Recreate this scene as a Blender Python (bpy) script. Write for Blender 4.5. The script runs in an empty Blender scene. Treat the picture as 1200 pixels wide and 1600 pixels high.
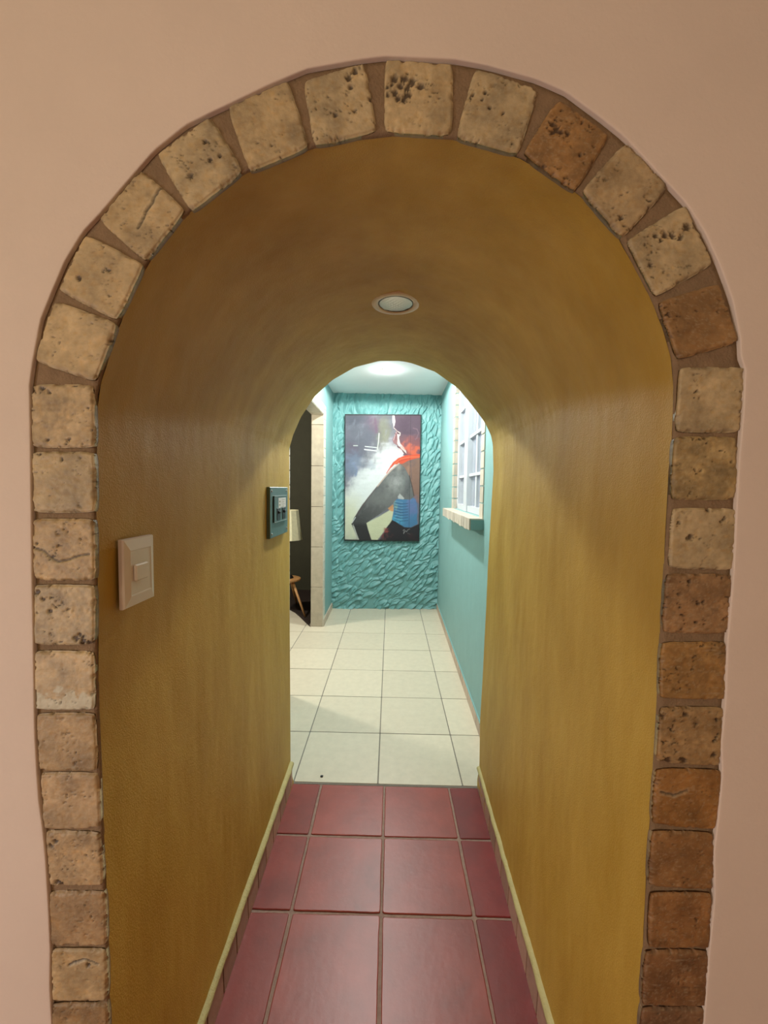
import bpy, math, random
import numpy as np
from math import pi, sin, cos
random.seed(7); rng = np.random.RandomState(7)
SC = bpy.context.scene; C = SC.collection

# ------------------------------------------------------------------ camera solve (from the floor tile grid)
F0, PITCH, YAW, ROLL, CH = 630.55, .056614, -.015267, .01442, 1.45
fwd = np.array([sin(YAW)*cos(PITCH), cos(YAW)*cos(PITCH), -sin(PITCH)])
rt0 = np.cross(fwd, [0, 0, 1]); rt0 /= np.linalg.norm(rt0); up0 = np.cross(rt0, fwd)
RT = cos(ROLL)*rt0 + sin(ROLL)*up0; UP = -sin(ROLL)*rt0 + cos(ROLL)*up0
def ray(x, y): return fwd + RT*(x-600)/F0 + UP*(800-y)/F0
def on(x, y, p0, n):
    d = ray(x, y); n = np.array(n, float); o = np.array([0, 0, CH])
    t = ((np.array(p0, float)-o)@n)/(d@n); return o + d*t
def atY(x, y, Y): return on(x, y, (0, Y, 0), (0, 1, 0))
def atX(x, y, X): return on(x, y, (X, 0, 0), (1, 0, 0))
def atZ(x, y, Z): return on(x, y, (0, 0, Z), (0, 0, 1))

# ------------------------------------------------------------------ helpers
def lin(c):
    out = []
    for v in c[:3]:
        v = v/255; out.append(v/12.92 if v <= .04045 else ((v+.055)/1.055)**2.4)
    return np.array(out)
def hashn(ix, iy, s):
    h = (ix*374761393 + iy*668265263 + s*1442695041) & 0xffffffff
    h = ((h ^ (h >> 13))*1274126177) & 0xffffffff
    return ((h ^ (h >> 16)) & 0xffff)/65535.0
def vn(x, y, s=0):
    x = np.asarray(x, float)+1000; y = np.asarray(y, float)+1000
    ix = np.floor(x).astype(np.int64); iy = np.floor(y).astype(np.int64)
    fx = x-ix; fy = y-iy; fx = fx*fx*(3-2*fx); fy = fy*fy*(3-2*fy)
    a = hashn(ix, iy, s); b = hashn(ix+1, iy, s); c = hashn(ix, iy+1, s); d = hashn(ix+1, iy+1, s)
    return (a*(1-fx)+b*fx)*(1-fy) + (c*(1-fx)+d*fx)*fy
def fbm(x, y, s=0, o=4):
    r = 0; a = .5; t = 0
    for k in range(o):
        r = r + a*vn(x*2**k, y*2**k, s+k*17); t += a; a *= .5
    return r/t
def link(name, me, mat, parent=None, smooth=False):
    o = bpy.data.objects.new(name, me); C.objects.link(o)
    for m in (mat if isinstance(mat, (list, tuple)) else [mat]):
        if m: me.materials.append(m)
    if smooth: me.polygons.foreach_set('use_smooth', [True]*len(me.polygons))
    if parent: o.parent = parent
    return o
def mesh(name, vs, fs, mat, parent=None, smooth=False, cols=None, fm=None):
    me = bpy.data.meshes.new(name); me.from_pydata([tuple(map(float, v)) for v in vs], [], [tuple(int(i) for i in f) for f in fs])
    if cols is not None:
        ca = me.color_attributes.new('Col', 'FLOAT_COLOR', 'POINT')
        cc = np.ones((len(vs), 4)); cc[:, :3] = cols; ca.data.foreach_set('color', cc.ravel())
    if fm is not None: me.polygons.foreach_set('material_index', fm)
    me.update()
    return link(name, me, mat, parent, smooth)
def prop(o, label=None, cat=None, group=None, kind=None):
    for k, v in (('label', label), ('category', cat), ('group', group), ('kind', kind)):
        if v: o[k] = v
    return o
def S(o, label=None): return prop(o, label=label, kind='structure')
def empty(name, loc, label, cat, group=None):
    o = bpy.data.objects.new(name, None); C.objects.link(o); o.location = loc; o.empty_display_size = .05
    return prop(o, label, cat, group)
def adopt(ch, par):            # keep world placement (parents are unrotated empties)
    ch.parent = par; ch.location = -par.location if par.type == 'EMPTY' else (0, 0, 0); return ch
def grid_faces(nu, nv, off=0, close=False):
    i, j = np.meshgrid(np.arange(nu-1), np.arange(nv-1), indexing='ij')
    a = off + i*nv + j
    return np.stack([a, a+nv, a+nv+1, a+1], -1).reshape(-1, 4)
class MB:
    def __init__(s): s.v = []; s.f = []; s.m = []; s.c = []
    def add(s, vs, fs, m=0, c=(1, 1, 1)):
        o = len(s.v); s.v += [tuple(map(float, p)) for p in vs]; s.f += [tuple(int(i)+o for i in f) for f in fs]; s.m += [m]*len(fs); s.c += [tuple(c)]*len(vs)
    def box(s, a, b, bev=0, m=0, c=(1, 1, 1)):
        (x0, y0, z0), (x1, y1, z1) = a, b
        x0, x1 = sorted((x0, x1)); y0, y1 = sorted((y0, y1)); z0, z1 = sorted((z0, z1))
        if bev <= 0:
            s.add([(x, y, z) for x in (x0, x1) for y in (y0, y1) for z in (z0, z1)],
                  [(0, 1, 3, 2), (4, 6, 7, 5), (0, 4, 5, 1), (2, 3, 7, 6), (0, 2, 6, 4), (1, 5, 7, 3)], m, c); return
        b_ = min(bev, (x1-x0)*.45, (y1-y0)*.45, (z1-z0)*.45)
        V = []; idx = {}
        for i in (0, 1):
            for j in (0, 1):
                for k in (0, 1):
                    X = (x0, x1)[i]; Y = (y0, y1)[j]; Z = (z0, z1)[k]
                    xi = X+(b_ if i == 0 else -b_); yi = Y+(b_ if j == 0 else -b_); zi = Z+(b_ if k == 0 else -b_)
                    for ax, p in enumerate(((X, yi, zi), (xi, Y, zi), (xi, yi, Z))):
                        idx[i, j, k, ax] = len(V); V.append(p)
        Fs = []
        for ax in range(3):
            for e in (0, 1):
                q = []
                for (p, r) in ((0, 0), (1, 0), (1, 1), (0, 1)):
                    t = [0, 0, 0]; t[ax] = e; o2 = [a_ for a_ in range(3) if a_ != ax]; t[o2[0]] = p; t[o2[1]] = r
                    q.append(idx[t[0], t[1], t[2], ax])
                Fs.append(tuple(q))
        for ax in range(3):
            o2 = [a_ for a_ in range(3) if a_ != ax]
            for p in (0, 1):
                for r in (0, 1):
                    t0 = [0, 0, 0]; t0[o2[0]] = p; t0[o2[1]] = r; t1 = list(t0); t1[ax] = 1
                    Fs.append((idx[(*t0, o2[0])], idx[(*t1, o2[0])], idx[(*t1, o2[1])], idx[(*t0, o2[1])]))
        for i in (0, 1):
            for j in (0, 1):
                for k in (0, 1): Fs.append((idx[i, j, k, 0], idx[i, j, k, 1], idx[i, j, k, 2]))
        s.add(V, Fs, m, c)
    def rod(s, p, q, r0, r1=None, n=16, m=0, c=(1, 1, 1)):
        r1 = r0 if r1 is None else r1; p = np.array(p, float); q = np.array(q, float); d = q-p; d /= np.linalg.norm(d)
        a = np.cross(d, (0, 0, 1) if abs(d[2]) < .9 else (1, 0, 0)); a /= np.linalg.norm(a); b = np.cross(d, a)
        V = [p+r0*(cos(2*pi*k/n)*a+sin(2*pi*k/n)*b) for k in range(n)]+[q+r1*(cos(2*pi*k/n)*a+sin(2*pi*k/n)*b) for k in range(n)]
        s.add(V, [(k, (k+1) % n, n+(k+1) % n, n+k) for k in range(n)]+[tuple(range(n))[::-1], tuple(range(n, 2*n))], m, c)
    def lathe(s, prof, ctr, n=48, m=0, c=(1, 1, 1)):
        V = [(ctr[0]+r*cos(2*pi*k/n), ctr[1]+r*sin(2*pi*k/n), ctr[2]+z) for r, z in prof for k in range(n)]
        s.add(V, [(i*n+k, i*n+(k+1) % n, (i+1)*n+(k+1) % n, (i+1)*n+k) for i in range(len(prof)-1) for k in range(n)], m, c)
    def build(s, name, mat, parent=None, smooth=False, col=False):
        import bmesh
        me = bpy.data.meshes.new(name); me.from_pydata(s.v, [], s.f)
        if col:
            ca = me.color_attributes.new('Col', 'FLOAT_COLOR', 'POINT')
            ca.data.foreach_set('color', np.c_[np.array(s.c), np.ones(len(s.c))].ravel())
        me.polygons.foreach_set('material_index', s.m); me.update()
        bm = bmesh.new(); bm.from_mesh(me); bmesh.ops.recalc_face_normals(bm, faces=bm.faces); bm.to_mesh(me); bm.free()
        return link(name, me, mat, parent, smooth)

# ------------------------------------------------------------------ materials
def mat(name, col, rough=.6, noise=0, nscale=8, bump=0, bscale=60, vcol=False, metal=0, fine=0, spec=.5, bump2=0, b2scale=12, dist=.004, tint2=None, streak=False):
    m = bpy.data.materials.new(name); m.use_nodes = True; nt = m.node_tree; N = nt.nodes; L = nt.links
    b = N['Principled BSDF']; b.inputs['Roughness'].default_value = rough; b.inputs['Metallic'].default_value = metal
    b.inputs['Specular IOR Level'].default_value = spec
    c = (*[float(v) for v in (lin(col) if max(col) > 1 else col)], 1)
    b.inputs['Base Color'].default_value = c
    tc = N.new('ShaderNodeTexCoord'); src = tc.outputs['Object']
    if streak:
        mp = N.new('ShaderNodeMapping'); mp.inputs['Scale'].default_value = (1, 1, .3); L.new(src, mp.inputs[0]); ssrc = mp.outputs[0]
    else: ssrc = src
    cur = None
    if vcol:
        a = N.new('ShaderNodeVertexColor'); a.layer_name = 'Col'; cur = a.outputs['Color']
        if vcol == 'mul':
            mx = N.new('ShaderNodeMix'); mx.data_type = 'RGBA'; mx.blend_type = 'MULTIPLY'; mx.inputs[0].default_value = 1
            L.new(cur, mx.inputs[6]); mx.inputs[7].default_value = c; cur = mx.outputs[2]
    if noise:
        n = N.new('ShaderNodeTexNoise'); n.inputs['Scale'].default_value = nscale; n.inputs['Detail'].default_value = 6; n.inputs['Roughness'].default_value = .62
        L.new(ssrc, n.inputs['Vector'])
        mr = N.new('ShaderNodeMapRange'); mr.inputs[1].default_value = .28; mr.inputs[2].default_value = .72
        L.new(n.outputs['Fac'], mr.inputs[0])
        mx = N.new('ShaderNodeMix'); mx.data_type = 'RGBA'
        L.new(mr.outputs[0], mx.inputs[0])
        k0, k1 = 1-noise, 1+noise*.6
        if cur is None:
            mx.inputs[6].default_value = (c[0]*k0, c[1]*k0, c[2]*k0, 1)
            c2 = c if tint2 is None else (*[float(v) for v in lin(tint2)], 1)
            mx.inputs[7].default_value = (min(c2[0]*k1, 1), min(c2[1]*k1, 1), min(c2[2]*k1, 1), 1); cur = mx.outputs[2]
        else:
            mx.inputs[6].default_value = (k0, k0, k0, 1); mx.inputs[7].default_value = (k1, k1, k1, 1)
            m2 = N.new('ShaderNodeMix'); m2.data_type = 'RGBA'; m2.blend_type = 'MULTIPLY'; m2.inputs[0].default_value = 1
            L.new(cur, m2.inputs[6]); L.new(mx.outputs[2], m2.inputs[7]); cur = m2.outputs[2]
    if cur is not None: L.new(cur, b.inputs['Base Color'])
    prev = None
    for st, sc_, dt in ((bump2, b2scale, 3), (bump, bscale, 6)):
        if st:
            n = N.new('ShaderNodeTexNoise'); n.inputs['Scale'].default_value = sc_; n.inputs['Detail'].default_value = dt; L.new(src, n.inputs['Vector'])
            bp = N.new('ShaderNodeBump'); bp.inputs['Strength'].default_value = st; bp.inputs['Distance'].default_value = dist if st == bump else dist*4
            L.new(n.outputs['Fac'], bp.inputs['Height'])
            if prev: L.new(prev, bp.inputs['Normal'])
            prev = bp.outputs['Normal']
    if prev: L.new(prev, b.inputs['Normal'])
    return m
def emis(name, col, s):
    m = bpy.data.materials.new(name); m.use_nodes = True; b = m.node_tree.nodes['Principled BSDF']
    b.inputs['Base Color'].default_value = (*col, 1); b.inputs['Emission Color'].default_value = (*col, 1); b.inputs['Emission Strength'].default_value = s
    return m
def glass(name, col, rough=.05, trans=.9):
    m = bpy.data.materials.new(name); m.use_nodes = True; b = m.node_tree.nodes['Principled BSDF']
    b.inputs['Base Color'].default_value = (*col, 1); b.inputs['Roughness'].default_value = rough; b.inputs['Transmission Weight'].default_value = trans; b.inputs['IOR'].default_value = 1.45
    return m
M = dict(
    pink=mat('pink_plaster', (228, 212, 190), .75, noise=.04, nscale=5, bump=.25, bscale=160, bump2=.25, b2scale=9, dist=.0015),
    mustard=mat('mustard_stucco', (182, 142, 38), .6, noise=.1, nscale=7, bump=.32, bscale=330, bump2=.08, b2scale=40, dist=.003, tint2=(194, 158, 66), streak=True),
    mortar=mat('brown_mortar', (140, 116, 84), .9, noise=.2, nscale=40, bump=.8, bscale=260, dist=.002),
    stone=mat('travertine', (255, 255, 255), .55, vcol=True, noise=.12, nscale=55, bump=.5, bscale=220, dist=.0015),
    red=mat('red_clay_tile', (255, 255, 255), .38, vcol=True, noise=.3, nscale=6, bump=.3, bscale=45, dist=.0015, spec=.5),
    grout=mat('grey_brown_grout', (150, 124, 112), .9, noise=.25, nscale=60, bump=.6, bscale=200, dist=.002),
    white=mat('cream_ceramic_tile', (255, 255, 255), .38, vcol=True, noise=.07, nscale=22, bump=.15, bscale=40, dist=.001),
    grout2=mat('grey_grout', (125, 118, 108), .9, noise=.15, nscale=60),
    teal=mat('teal_paint', (124, 164, 163), .6, noise=.05, nscale=6, bump=.25, bscale=130, bump2=.3, b2scale=9, dist=.002),
    teals=mat('teal_stucco', (110, 160, 160), .5, noise=.07, nscale=14, bump=.2, bscale=90, dist=.002),
    ceil=mat('white_ceiling_paint', (226, 226, 226), .8, noise=.02, bump=.1, bscale=90),
    beige=mat('beige_jamb_tile', (255, 255, 255), .45, vcol=True, noise=.16, nscale=14, bump=.15, bscale=60, dist=.001),
    wmetal=mat('white_enamel', (192, 195, 200), .35, noise=.02, nscale=20),
    plastic=mat('ivory_plastic', (232, 224, 205), .35, noise=.02, nscale=12),
    rim=mat('white_lamp_rim', (232, 222, 205), .4, noise=.02, nscale=20),
    panel=mat('grey_green_enamel', (92, 122, 122), .38, noise=.08, nscale=30, metal=.1),
    black=mat('black_plastic', (20, 20, 22), .4, noise=.05),
    paper=mat('white_paper', (225, 222, 222), .7, noise=.05, nscale=300),
    steel=mat('bright_steel', (200, 205, 205), .3, metal=.8, noise=.05),
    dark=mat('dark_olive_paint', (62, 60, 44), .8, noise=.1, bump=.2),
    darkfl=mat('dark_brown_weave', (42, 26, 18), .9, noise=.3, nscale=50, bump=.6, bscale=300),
    shade=mat('linen_shade', (222, 214, 178), .85, noise=.12, nscale=40, bump=.4, bscale=400, dist=.001),
    wood=mat('light_wood', (176, 128, 78), .5, noise=.22, nscale=20, bump=.2, bscale=80),
    iron=mat('black_iron', (18, 16, 14), .5, noise=.1),
    curtain=mat('pale_lavender_cloth', (130, 138, 166), .85, noise=.05, nscale=10),
    paint=mat('oil_paint', (255, 255, 255), .75, vcol=True, noise=.05, nscale=60, bump=.2, bscale=120, dist=.0008),
    canvas_edge=mat('black_canvas_edge', (16, 18, 20), .6, noise=.1),
    cream=mat('cream_plaster_cap', (186, 174, 118), .7, noise=.12, nscale=30, bump=.7, bscale=120, dist=.003),
    skirt=mat('terracotta_skirting', (255, 255, 255), .5, vcol=True, noise=.15, nscale=30, bump=.2),
    joint=mat('dark_joint', (26, 18, 16), .9, noise=.1),
    frost=glass('patterned_glass', (.75, .75, .72), .25, .35),
    pane=mat('window_glass', (225, 232, 245), .03),
    led=emis('lit_lens', (.93, 1, 1), 60),
)

M['pane'].node_tree.nodes['Principled BSDF'].inputs['Alpha'].default_value = .18
# ------------------------------------------------------------------ outlines of the passage
Y0, Y1 = .62, 1.905
near_px = [(170,1600),(168,1480),(164,1380),(161,1300),(157,1200),(153,1110),(151,1000),(149,800),(150,620),(152,598),(172,530),(184,500),(205,450),(228,408),(255,370),(292,330),(330,298),(380,267),(430,247),(485,228),(540,216),(600,209),(660,209),(710,213),(760,225),(812,240),(860,268),(905,298),(945,335),(972,370),(995,415),(1020,462),(1040,510),(1054,560),(1057,600),(1052,680),(1044,800),(1038,900),(1032,1000),(1028,1100),(1022,1200),(1016,1300),(1010,1400),(1005,1500),(1000,1600)]
far_px = [(459,1228),(457,1214),(454,1202),(453.6,1100),(452.5,960),(452.5,806),(452,736),(452,701),(458,680),(470,652),(492,619),(519,594),(554,574),(592.5,564),(627,564),(645,568),(680,581),(715,606),(736,631),(757,659),(767,680),(770,694),(771,736),(766,820),(762,890),(760,942),(757,1000),(754.5,1052),(750,1128),(749,1202),(746,1214),(745.5,1228)]
outer_px = [(80,1600),(77,1540),(78,1484),(75,1420),(73,1390),(70,1340),(66,1297),(60,1250),(57,1206),(54,1150),(53,1110),(52,1000),(50,900),(49,805),(47,700),(45,602),(50,565),(62,500),(80,455),(100,408),(128,362),(155,333),(190,292),(240,235),(290,195),(330,175),(352,165),(420,132),(480,107),(560,93),(602,88),(710,93),(760,102),(840,124),(885,144),(940,185),(975,213),(1010,250),(1050,294),(1074,320),(1102,365),(1125,415),(1145,470),(1157,530),(1158,560),(1165,576),(1162,650),(1156,720),(1152,795),(1147,895),(1138,1000),(1135,1090),(1128,1160),(1129,1210),(1121,1290),(1116,1330),(1117,1400),(1109,1490),(1101,1600)]
def outline(px, Y):
    P = [(lambda q: (q[0], q[2]))(atY(x, y, Y)) for x, y in px]
    if P[0][1] > .05:
        a, b = P[0], P[3]; k = (a[0]-b[0])/(a[1]-b[1]); P.insert(0, (a[0]-k*a[1]*.4, 0))
        a, b = P[-1], P[-4]; k = (a[0]-b[0])/(a[1]-b[1]); P.append((a[0]-k*a[1]*.4, 0))
    else: P[0] = (P[0][0], 0); P[-1] = (P[-1][0], 0)
    return np.array(P)
def resample(P, zl, zr, n1=40, n2=90):
    # left side floor->spring, arch (split at its top), right side
    i = next(k for k in range(len(P)) if P[k][1] >= zl); j = max(k for k in range(len(P)) if P[k][1] >= zr)
    t = int(np.argmax(P[:, 1])); apex = P[t]
    # apex in the middle of the flat top
    def rs(Q, n):
        d = np.r_[0, np.cumsum(np.hypot(*np.diff(Q, axis=0).T))]; s = np.linspace(0, d[-1], n+1)
        return np.c_[np.interp(s, d, Q[:, 0]), np.interp(s, d, Q[:, 1])]
    A = rs(P[:i+1], n1); B = rs(P[i:t+1], n2//2); Cc = rs(P[t:j+1], n2//2); D = rs(P[j:], n1)
    return np.r_[A[:-1], B[:-1], Cc[:-1], D]
near_px = [(603+(x-603)*(.991 if y < 620 else .998), 620+(y-620)*(.991 if y < 620 else 1)) for x, y in near_px]
outer_px = [(603+(x-603)*.997, y if y > 600 else 600+(y-600)*.997) for x, y in outer_px]
NEAR = outline(near_px, Y0+.005); FAR = outline(far_px, Y1); OUT = outline(outer_px, Y0-.004)
ma = atY(628, 211, Y0+.005); k = int(np.argmax(NEAR[:, 1])); NEAR[k] = (-.005, ma[2])
nr = resample(NEAR, 1.60, 1.62); fr = resample(FAR, 1.62, 1.66)
# passage walls and vault: one plastered shell
NT = 130; n = len(nr); Yt0 = Y0+.006
ys = np.linspace(Yt0, Y1, NT); V = np.zeros((NT, n, 3))
arc = np.r_[0, np.cumsum(np.hypot(*np.diff(nr, axis=0).T))]
for i, y in enumerate(ys):
    t = (y-Yt0)/(Y1-Yt0); q = nr*(1-t)+fr*t
    nx = np.gradient(q[:, 1]); nz = -np.gradient(q[:, 0]); l = np.hypot(nx, nz); nx /= l; nz /= l
    h = .006*(fbm(arc*5, np.full(n, y*5), 3, 4)-.5) + .0022*(fbm(arc*40, np.full(n, y*40), 9, 3)-.5)
    h *= min(1, (1-t)*12)
    V[i, :, 0] = q[:, 0]+nx*h; V[i, :, 1] = y; V[i, :, 2] = q[:, 1]+nz*h
V[:, 0, 2] = 0; V[:, -1, 2] = 0
S(mesh('wall_passage', V.reshape(-1, 3), grid_faces(NT, n), M['mustard'], smooth=True), 'mustard yellow stucco walls and vaulted top of the arched passage')

# plastered walls with an arched hole
def ringwall(name, P, rows, rect, m, label, dens=1):
    P = P.copy(); d = np.gradient(P, axis=0); d /= np.hypot(d[:, 0], d[:, 1])[:, None]; nrm = np.c_[-d[:, 1], d[:, 0]]
    nrm[0] = (-1, 0); nrm[-1] = (1, 0)
    for _ in range(3): nrm[1:-1] = (nrm[:-2]+nrm[1:-1]*2+nrm[2:])/4
    nrm /= np.hypot(nrm[:, 0], nrm[:, 1])[:, None]
    R = []
    for off, y in rows:
        Q = P+nrm*off; Q[0, 1] = Q[-1, 1] = 0; R.append(np.c_[Q[:, 0], np.full(len(P), y), Q[:, 1]])
    x0, x1, z1 = rect; yl = rows[-1][1]; last = R[-1]; E = np.zeros_like(last); cx, cz = 0, 1.55
    ang = np.arctan2(last[:, 2]-cz, last[:, 0]-cx)
    for i in range(len(P)):
        x, z = last[i, 0], last[i, 2]
        if z <= cz: E[i] = (x0 if x < 0 else x1, yl, z)
        else:
            dx, dz = x-cx, z-cz; t = min((z1-cz)/dz if dz > 1e-6 else 9e9, ((x1 if dx > 0 else x0)-cx)/dx if abs(dx) > 1e-6 else 9e9)
            E[i] = (cx+dx*t, yl, cz+dz*t)
    for cxn in (x0, x1):
        i = int(np.argmin(np.hypot(E[:, 0]-cxn, E[:, 2]-z1))); E[i] = (cxn, yl, z1)
    for t in (.06, .15, .3, .5, .75, 1): R.append(last*(1-t)+E*t)
    V = np.array(R); return S(mesh(name, V.reshape(-1, 3), grid_faces(len(R), len(P)), m, smooth=False), label)
def rsn(Q, n):
    d = np.r_[0, np.cumsum(np.hypot(*np.diff(Q, axis=0).T))]; s = np.linspace(0, d[-1], n+1)
    return np.c_[np.interp(s, d, Q[:, 0]), np.interp(s, d, Q[:, 1])]
OR = rsn(OUT, 420); ss = np.arange(len(OR))*.011
OR[:, 0] += (fbm(ss*3, ss*0, 5, 3)-.5)*.003; OR[:, 1] += (fbm(ss*3, ss*0+9, 6, 3)-.5)*.003
OR[:, 0] = np.clip(OR[:, 0], -.62, .62)
fw = ringwall('wall_front', OR, [(0, .645), (0, .6166), (.0003, .6153), (.001, .6147), (.002, .6145), (.006, .6144), (.03, .6144)], (-2.0, 2.0, 2.62), M['pink'], 'pale pink plaster wall around the stone arch')
fw.data.polygons.foreach_set('use_smooth', [True]*len(fw.data.polygons))
ringwall('wall_passage_end', rsn(FAR, 160), [(0, Y1-.001), (.004, Y1+.003), (.01, Y1+.004)], (-.70, .56, 2.6), M['teal'], 'teal hall side of the wall holding the arch')

# ------------------------------------------------------------------ stone arch
arch = empty('stone_arch', (-.02, Y0, 0), 'arch surround of tumbled beige travertine tiles framing the passage', 'arch')
quads = {
 'L1': [(47,600),(143,600),(146,699),(49,699)], 'L2': [(49,706),(145,706),(147,801),(50,801)], 'L3': [(50,811),(145,811),(147,907),(52,907)],
 'L4': [(53,914),(146,915),(146,1008),(53,1008)], 'L5': [(53,1018),(145,1019),(146,1110),(54,1110)], 'L6': [(55,1116),(146,1116),(150,1206),(60,1206)],
 'L7': [(61,1209),(151,1210),(155,1296),(67,1297)], 'L8': [(69,1300),(154,1303),(159,1386),(76,1386)], 'L9': [(75,1396),(161,1396),(164,1480),(76,1480)],
 'L10': [(79,1485),(164,1486),(165,1566),(80,1566)], 'L11': [(80,1570),(166,1570),(168,1652),(83,1652)],
 'A1': [(83,468),(181,504),(147,596),(53,564)], 'A2': [(132,365),(223,411),(180,500),(90,453)], 'A3': [(220,264),(288,326),(225,407),(153,342)],
 'A4': [(328,180),(378,264),(297,328),(243,240)], 'A5': [(450,123),(482,226),(388,265),(354,166)], 'A6': [(570,95),(589,202),(490,224),(473,125)],
 'A7': [(602,90),(708,97),(706,208),(601,202)], 'A8': [(743,104),(842,137),(811,238),(713,212)], 'A9': [(873,152),(953,210),(900,297),(818,238)],
 'A10': [(978,221),(1046,292),(974,370),(910,297)], 'A11': [(1071,319),(1116,411),(1025,463),(980,375)], 'A12': [(1125,442),(1156,533),(1060,561),(1030,471)],
 'R1': [(1064,573),(1164,573),(1157,675),(1058,675)], 'R2': [(1056,682),(1154,682),(1152,781),(1051,781)], 'R3': [(1053,794),(1152,795),(1146,892),(1047,888)],
 'R4': [(1044,897),(1146,898),(1139,992),(1038,990)], 'R5': [(1036,1005),(1137,1004),(1134,1095),(1033,1093)], 'R6': [(1034,1106),(1133,1107),(1126,1199),(1028,1193)],
 'R7': [(1027,1203),(1129,1205),(1119,1298),(1021,1290)], 'R8': [(1020,1300),(1116,1303),(1115,1392),(1015,1386)], 'R9': [(1017,1397),(1114,1397),(1108,1483),(1014,1482)],
 'R10': [(1010,1488),(1108,1488),(1103,1574),(1004,1573)], 'R11': [(1004,1578),(1103,1578),(1100,1665),(1000,1665)]}
base = dict.fromkeys(quads, (205, 178, 138))
base.update(L3=(200,168,124), L5=(222,192,150), L6=(192,160,118), L7=(205,172,132), L8=(200,168,128), L9=(185,152,114), L10=(200,170,128), L11=(185,150,108),
 A1=(212,182,140), A9=(172,128,78), A10=(196,166,126), A12=(170,128,82), A3=(204,174,132), A7=(212,182,138), R2=(190,160,112), R4=(172,132,92), R5=(178,134,80),
 R6=(176,140,96), R7=(172,122,68), R8=(160,116,72), R9=(168,120,74), R10=(150,108,70), R11=(140,104,74), A5=(205,175,132), A2=(210,180,138), L1=(208,178,138))
spots = {'A7': [(617,127,6),(632,126,6),(643,131,7),(657,138,5.5),(606,140,2.5),(606,151,3.5),(617,148,4.5),(622,157,5),(631,158,5),(637,151,5),(636,141,5),(626,138,5),(613,135,3),(638,137,4)],
 'A11': [(1022,372,4),(1037,370,5),(1047,371,5),(1061,374,4),(1070,358,5.5),(1014,417,3.5),(1030,378,3)],
 'A9': [(862,198,4),(868,205,5),(875,210,4),(885,212,4),(862,210,4),(905,246,3)], 'A8': [(757,149,3),(764,172,3),(786,180,2)],
 'R3': [(1076,840,5),(1128,812,3),(1124,815,2),(1059,816,3),(1105,797,3)], 'R6': [(1040,1187,7),(1065,1186,5),(1112,1178,4),(1085,1130,3),(1033,1118,4),(1068,1115,4)],
 'L8': [(92,1376,5),(98,1380,5),(82,1320,4),(88,1312,4)], 'L4': [(122,996,4),(128,990,4),(132,1000,5),(142,1004,5),(62,925,5),(70,935,4),(80,955,4),(90,948,3)],
 'L1': [(52,611,5),(70,608,4),(80,614,3),(78,688,2.5),(110,688,3)], 'L2': [(66,710,3),(100,718,2.5)], 'R4': [(1089,943,3),(1096,940,3),(1085,972,3.5),(1075,908,3)],
 'A10': [(968,344,4),(1012,330,3)], 'A2': [(127,437,4),(173,425,3),(105,420,3)], 'A4': [(300,278,4),(322,225,3),(330,253,4),(345,247,3)], 'L10': [(140,1505,4),(120,1500,3)], 'A6': [(545,125,5),(555,115,5),(548,140,4),(580,157,4),(524,182,3)]}
crack = {'A3': [(254,296),(244,310),(240,322),(232,330),(226,345),(218,360)], 'L3': [(55,855),(72,860),(85,872),(95,877),(112,873),(125,868),(142,865)], 'L10': [(110,1505),(118,1500),(135,1495),(148,1500),(155,1503)],
 'A11': [(1100,352),(1108,345)], 'R7': [(1030,1235),(1050,1240),(1070,1232)]}
pitty = {'A9': 1.5, 'R4': 1.6, 'R6': 1.7, 'R2': 1.4, 'L1': 1.2, 'L4': 1.3, 'L3': 1.2, 'L8': 1.1, 'R5': 1.1, 'A12': .9}
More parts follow.
